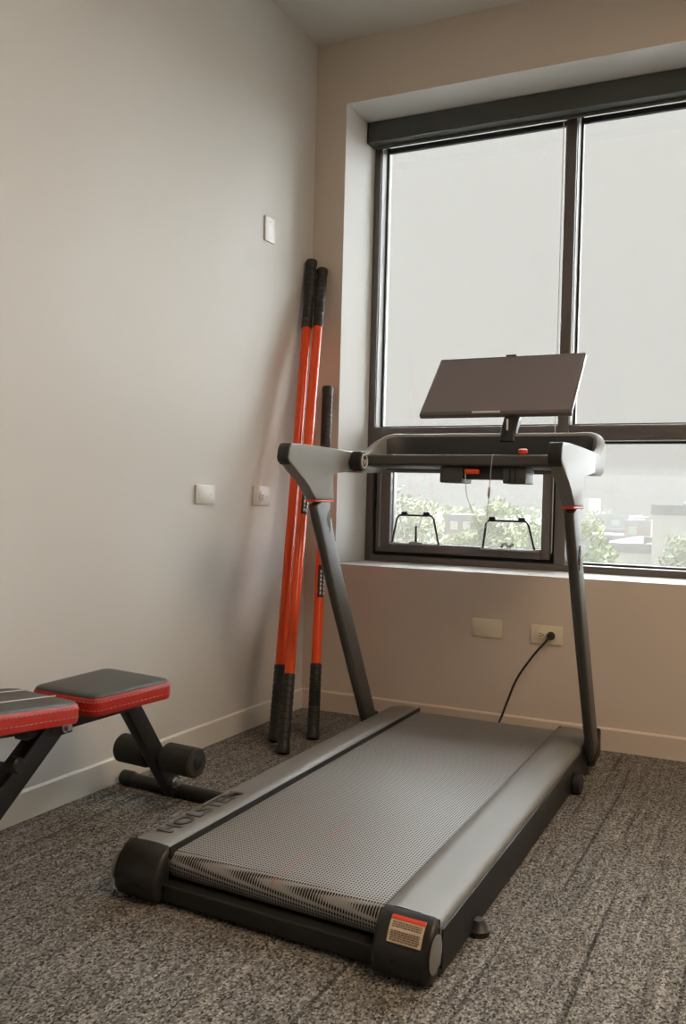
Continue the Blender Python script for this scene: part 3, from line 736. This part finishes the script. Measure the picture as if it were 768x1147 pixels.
pad('back_pad', [(0.118, -1.690), (0.372, -1.742), (0.385, -2.42), (0.085, -2.42)], bz, 0.050, 'long black backrest with two pale seams', seams=(((0.182, -1.712), (0.174, -2.41)), ((0.292, -1.738), (0.300, -2.41))))
# frame
def bar(a, b, w, h, up=(0, 0, 1), r=0.004): return sweep(B(), [a, Vector(a).lerp(Vector(b), 0.5), b], rrect(w, h, r), up=up)
bobj('main_beam', bar((BX, -1.42, 0.325), (BX, -1.80, 0.328), 0.040, 0.040), M_black)
bobj('back_beam', bar((BX, -1.74, 0.333), (BX, -2.38, 0.400), 0.040, 0.034), M_black)
bobj('front_strut', bar((BX, -1.440, 0.335), (BX, -1.222, 0.036), 0.032, 0.052, up=(0, 0.6, 0.4)), M_black)
bobj('rear_strut', bar((BX+0.005, -1.705, 0.330), (BX+0.005, -2.08, 0.028), 0.046, 0.056, up=(0, -0.6, 0.6)), M_black)
bobj('brace_bar', bar((BX, -1.862, 0.262), (BX, -2.22, 0.370), 0.026, 0.026), M_black)
bm = B(); tube(bm, [(0.040, -1.172, 0.021), (0.46, -1.192, 0.021)], 0.0195, 20); ff = bobj('front_foot', bm, M_black)
bm = lathe(B(), (0.028, -1.1715, 0.022), (0.075, -1.1737, 0.022), [(0, 0.018), (0.004, 0.0222), (0.040, 0.0222), (0.046, 0.020)], 20); bobj('foot_cap', bm, M_tblack, ff)
bm = lathe(B(), (0.470, -1.1925, 0.022), (0.424, -1.190, 0.022), [(0, 0.018), (0.004, 0.0222), (0.040, 0.0222), (0.046, 0.020)], 20); bobj('foot_cap', bm, M_tblack, ff)
bm = B(); tube(bm, [(0.05, -2.09, 0.020), (0.45, -2.09, 0.020)], 0.0195, 20); rf = bobj('rear_foot', bm, M_black)
for x in (0.05, 0.405):
    bm = lathe(B(), (x, -2.09, 0.022), (x+0.045, -2.09, 0.022), [(0, 0.020), (0.004, 0.0222), (0.040, 0.0222), (0.045, 0.020)], 20); bobj('foot_cap', bm, M_tblack, rf)
ax0 = Vector((0.118, -1.288, 0.152)); ax1 = Vector((0.392, -1.308, 0.152)); dv = (ax1-ax0).normalized()
bm = tube(B(), [ax0+dv*-0.004, ax1+dv*0.004], 0.010, 12); axl = bobj('roller_axle', bm, M_black)
for a in (0.0, 0.168):
    l = 0.108; bm = lathe(B(), ax0+dv*a, ax0+dv*(a+l), [(0, 0.014), (0.0005, 0.036), (0.006, 0.0405), (l-0.006, 0.0405), (l-0.0005, 0.036), (l, 0.014)], 28); rl = bobj('foam_roller', bm, M_foam)
    e_ = a+l if a else a
    q = 0.004 if a else -0.004
    bm = lathe(B(), ax0+dv*e_, ax0+dv*(e_+q), [(0, 0.016), (0.003, 0.016), (0.004, 0.012)], 18); bobj('roller_plug', bm, M_black, rl)
bm = lathe(B(), (BX+0.014, -1.236, 0.060), (BX+0.030, -1.236, 0.060), [(0, 0.016), (0.006, 0.016), (0.006, 0.010), (0.016, 0.009)], 12); bobj('strut_bolt', bm, M_bolt)
bm = lathe(B(), (BX+0.015, -1.690, 0.318), (BX+0.044, -1.690, 0.318), [(0, 0.014), (0.018, 0.014), (0.018, 0.009), (0.029, 0.008)], 12); bobj('hinge_bolt', bm, M_bolt)
bm = B(); box(bm, (BX-0.03, -1.735, 0.300), (BX+0.03, -1.665, 0.334), 0.004); bobj('hinge_bracket', bm, M_black)
bm = lathe(B(), (BX+0.026, -1.866, 0.275), (BX+0.066, -1.866, 0.275), [(0, 0.008), (0.012, 0.008), (0.012, 0.018), (0.036, 0.018), (0.040, 0.014)], 16); bobj('adjuster_knob', bm, M_tblack)

# ---------------------------------------------------------------- outdoors
M_ground = mat('outdoor_ground', (0.50, 0.49, 0.44, 1), 0.9, bump=(0.5, 0.2), var=0.2)
M_leaf = [mat('leaves_pale', c, 0.75, var=0.22) for c in ((0.33, 0.37, 0.20, 1), (0.36, 0.38, 0.26, 1), (0.29, 0.33, 0.18, 1))]
M_bark = mat('bark', (0.22, 0.19, 0.15, 1), 0.9, var=0.2)
def facade(name, col, win, bw, bh):
    m = bpy.data.materials.new(name); m.use_nodes = True; n = m.node_tree; b = n.nodes['Principled BSDF']; b.inputs['Roughness'].default_value = 0.8
    t = n.nodes.new('ShaderNodeTexCoord'); nz = n.nodes.new('ShaderNodeTexNoise'); nz.inputs['Scale'].default_value = 0.7; n.links.new(t.outputs['Object'], nz.inputs['Vector'])
    mx = n.nodes.new('ShaderNodeMix'); mx.data_type = 'RGBA'; mx.inputs['A'].default_value = col; mx.inputs['B'].default_value = tuple(c*0.92 for c in col[:3])+(1,)
    n.links.new(nz.outputs['Fac'], mx.inputs['Factor']); n.links.new(mx.outputs['Result'], b.inputs['Base Color'])
    return m
M_fw = facade('white_render', (0.62, 0.60, 0.575, 1), None, 1, 1)
M_fg = facade('grey_render', (0.34, 0.34, 0.335, 1), None, 1, 1)
M_fb = facade('blue_grey_cladding', (0.28, 0.31, 0.33, 1), None, 1, 1)
M_fr = facade('brick_faded', (0.40, 0.33, 0.29, 1), None, 1, 1)
M_fwin = mat('far_window', (0.42, 0.43, 0.43, 1), 0.3)
GZ = -9.0
def haze():
    m = bpy.data.materials.new('haze_air'); m.use_nodes = True; n = m.node_tree; n.nodes.clear()
    o = n.nodes.new('ShaderNodeOutputMaterial'); v = n.nodes.new('ShaderNodeVolumeScatter'); v.inputs['Color'].default_value = (1, 0.955, 0.90, 1); v.inputs['Density'].default_value = 0.0108; v.inputs['Anisotropy'].default_value = 0.0
    a = n.nodes.new('ShaderNodeVolumeAbsorption'); a.inputs['Color'].default_value = (0, 0, 0, 1); a.inputs['Density'].default_value = 0.0180
    ad = n.nodes.new('ShaderNodeAddShader'); n.links.new(v.outputs[0], ad.inputs[0]); n.links.new(a.outputs[0], ad.inputs[1])
    n.links.new(ad.outputs[0], o.inputs['Volume']); return m
bm = B()
for y0, y1, zt in ((3, 20.5, 16.0), (49.6, 57, 3.2), (97.5, 108, 4.5)): box(bm, (-150, y0, GZ+0.01), (55, y1, zt))
hz = obj('outside_haze', bm, haze(), smooth=False); tag(hz, 'pale summer haze hanging over the trees and roofs outside the window', 'haze', kind='stuff')
struct('ground', bx((-400, 1.2, GZ-0.5), (300, 900, GZ)), M_ground)
def building(name, label, x0, x1, y0, y1, zt, m, wins=(), parapet=0.35, mw=None):
    o = tag(empty(name, ((x0+x1)/2, y0, GZ)), label, 'building')
    def put(n_, bm, mm, par=None):
        q = obj(n_, bm, mm, par or o, smooth=False)
        if par is None: q.location = tuple(-c for c in o.location)
        return q
    put('walls', bx((x0, y0, GZ), (x1, y1, zt-parapet)), m)
    bm = B(); w = 0.25
    box(bm, (x0-0.05, y0-0.05, zt-parapet), (x1+0.05, y0+w, zt)); box(bm, (x0-0.05, y1-w, zt-parapet), (x1+0.05, y1+0.05, zt)); box(bm, (x0-0.05, y0+w, zt-parapet), (x0+w, y1-w, zt)); box(bm, (x1-w, y0+w, zt-parapet), (x1+0.05, y1-w, zt))
    put('parapet', bm, M_fg)
    for (a, b, c, d) in wins:
        put('window', bx((a, y0-0.06, b), (c, y0+0.02, d), 0.02, 1), mw or M_fwin)
    return o
building('white_building', 'large plain white flat-roofed building outside the right window pane', -2.35, 9.0, 30, 44, 0.98, M_fw, ((-1.9, -1.3, -1.4, -0.5), (-0.9, -1.6, -0.3, -0.7)))
building('white_annex', 'lower white block joined to the left of the large white building outside', -4.15, -2.45, 31, 40, -0.45, M_fw, ((-3.3, -1.9, -3.0, -1.3),))
building('pale_warehouse', 'long low pale roofed warehouse seen outside beyond the tree', -14.5, -8.2, 62, 80, -1.1, M_fg, ((-13.8, -2.6, -13.0, -1.9), (-11.6, -2.6, -10.8, -1.9), (-9.8, -2.6, -9.0, -1.9)))
building('brick_block', 'small faded brick block on the skyline left of the white building', -7.6, -5.9, 58, 66, 0.05, M_fr, ((-7.3, -0.9, -6.8, -0.4),))
building('blue_grey_block', 'blue grey block on the skyline outside the right window pane', -22.5, -16.2, 118, 130, -0.2, M_fb, ((-22.0, -1.6, -21.0, -0.8), (-20.2, -1.6, -19.2, -0.8), (-18.4, -1.6, -17.4, -0.8)))
building('distant_block', 'distant pale block with a tall chimney on the hazy skyline', -46, -37, 200, 214, 2.6, M_fg, ((-44.5, 0.2, -43.0, 1.4), (-41.5, 0.2, -40.0, 1.4)))
building('grey_house', 'grey house between the trees outside the right window pane', -11.2, -9.4, 88, 96, -0.1, M_fg, ((-10.6, -1.5, -10.0, -0.9),))
building('brick_house', 'low faded brick house with pale windows seen outside through the opening sash', -14.3, -11.6, 42, 49, 0.25, M_fr, ((-14.0, -0.55, -13.6, -0.1), (-13.3, -0.55, -12.9, -0.1), (-12.6, -0.55, -12.2, -0.1)), mw=M_fw)
def vent(x, y, z, label):
    o = tag(empty('roof_vent', (x, y, z)), label, 'roof vent')
    bm = lathe(B(), (0, 0, 0), (0, 0, 0.5), [(0, 0.06), (0.34, 0.06), (0.36, 0.14), (0.44, 0.12), (0.48, 0.03)], 14); obj('vent_cowl', bm, M_fb, o)
    return o
vent(-1.35, 31.0, 0.63, 'small roof vent on the large white building, left one')
vent(-0.55, 31.6, 0.63, 'small roof vent on the large white building, right one')
def tree(name, label, x, y, zt, rad, hgt, m, n=900, leaf=0.22, sparse=1.0):
    o = tag(empty(name, (x, y, GZ)), label, 'tree', 'trees outside the window')
    zc = zt-hgt/2-GZ
    bm = B(); tube(bm, [(0, 0, 0), (0.1, 0, zc*0.5), (0, 0.05, zc)], 0.10, 10)
    for k in range(6):
        a = k*2*PI/6+0.4; tube(bm, smooth_path([(0, 0.03, zc*0.75), (math.cos(a)*rad*0.35, math.sin(a)*rad*0.35, zc), (math.cos(a)*rad*0.7, math.sin(a)*rad*0.7, zc+hgt*0.25)], 3), 0.025, 6)
    obj('trunk', bm, M_bark, o)
    bm = B(); cl = []
    for k in range(34):
        a, b, r = random.uniform(0, 2*PI), random.uniform(-1, 1), random.uniform(0.35, 0.85)
        c = math.sqrt(1-b*b); cl.append((Vector((math.cos(a)*c*rad*r, math.sin(a)*c*rad*r, zc+b*hgt/2*r)), random.uniform(0.24, 0.40)))
    for i in range(n):
        c, q = random.choice(cl); d = Vector((random.gauss(0, 1), random.gauss(0, 1), random.gauss(0, 0.8)))
        d = d.normalized()*q*rad*random.uniform(0.4, 1.05)*sparse; p = c+d
        if p.z > zt-GZ: p.z = 2*(zt-GZ)-p.z
        ax_ = Vector((random.gauss(0, 1), random.gauss(0, 1), random.gauss(0, 1))).normalized(); s1 = ax_.orthogonal().normalized(); s2 = ax_.cross(s1); l = leaf*random.uniform(0.6, 1.3)
        vv = [bm.verts.new(p+s1*l), bm.verts.new(p+s2*l*0.55+ax_*l*0.15), bm.verts.new(p-s1*l), bm.verts.new(p-s2*l*0.55+ax_*l*0.15)]
        bm.faces.new(vv)
    obj('crown', bm, m, o, smooth=False)
    return o
T = [('leafy_tree', 'wispy pale tree outside at the left side of the opening sash', -9.1, 24, 1.42, 1.10, 3.6, M_leaf[1], 1500, 0.085, 1.15),
     ('leafy_tree', 'rounded green tree outside the middle of the opening sash, below the control box', -8.0, 30, 1.5, 1.25, 4.6, M_leaf[0], 3600, 0.10, 1.0),
     ('leafy_tree', 'green tree outside at the right side of the opening sash', -9.4, 40, 1.12, 1.5, 4.6, M_leaf[2], 3200, 0.11, 1.0),
     ('leafy_tree', 'broad green tree outside just right of the right treadmill upright', -4.25, 28, 0.88, 1.15, 4.2, M_leaf[0], 3200, 0.095, 1.0),
     ('leafy_tree', 'low green tree outside in front of the pale warehouse', -2.5, 22, -0.15, 0.70, 2.4, M_leaf[2], 1800, 0.075, 1.0),
     ('leafy_tree', 'pale tree outside in front of the large white building', -0.75, 24, 0.15, 0.95, 3.0, M_leaf[1], 2000, 0.085, 1.1),
     ('leafy_tree', 'low spreading tree outside in front of the faded brick house', -11.9, 37, -0.30, 1.9, 3.2, M_leaf[0], 3600, 0.11, 1.0),
     ('leafy_tree', 'dull green tree outside beyond the wispy one, behind the left wire stay', -17.2, 45.5, 0.75, 2.1, 5.0, M_leaf[2], 3200, 0.14, 1.0)]
for a in T: tree(*a)
for k, (x, y, zt) in enumerate(((-30, 92, 0.9), (-21, 82, 0.7), (-41, 90, 1.2), (-52, 114, 1.8), (-26, 150, 0.6), (-38, 150, 0.8))):
    w = ('first', 'second', 'third')[0]
    tree('leafy_tree', 'far pale tree in the hazy line of trees beyond the window', x, y, zt, 3.6, 7.0, M_leaf[k % 3], 900, 0.4, 1.1)
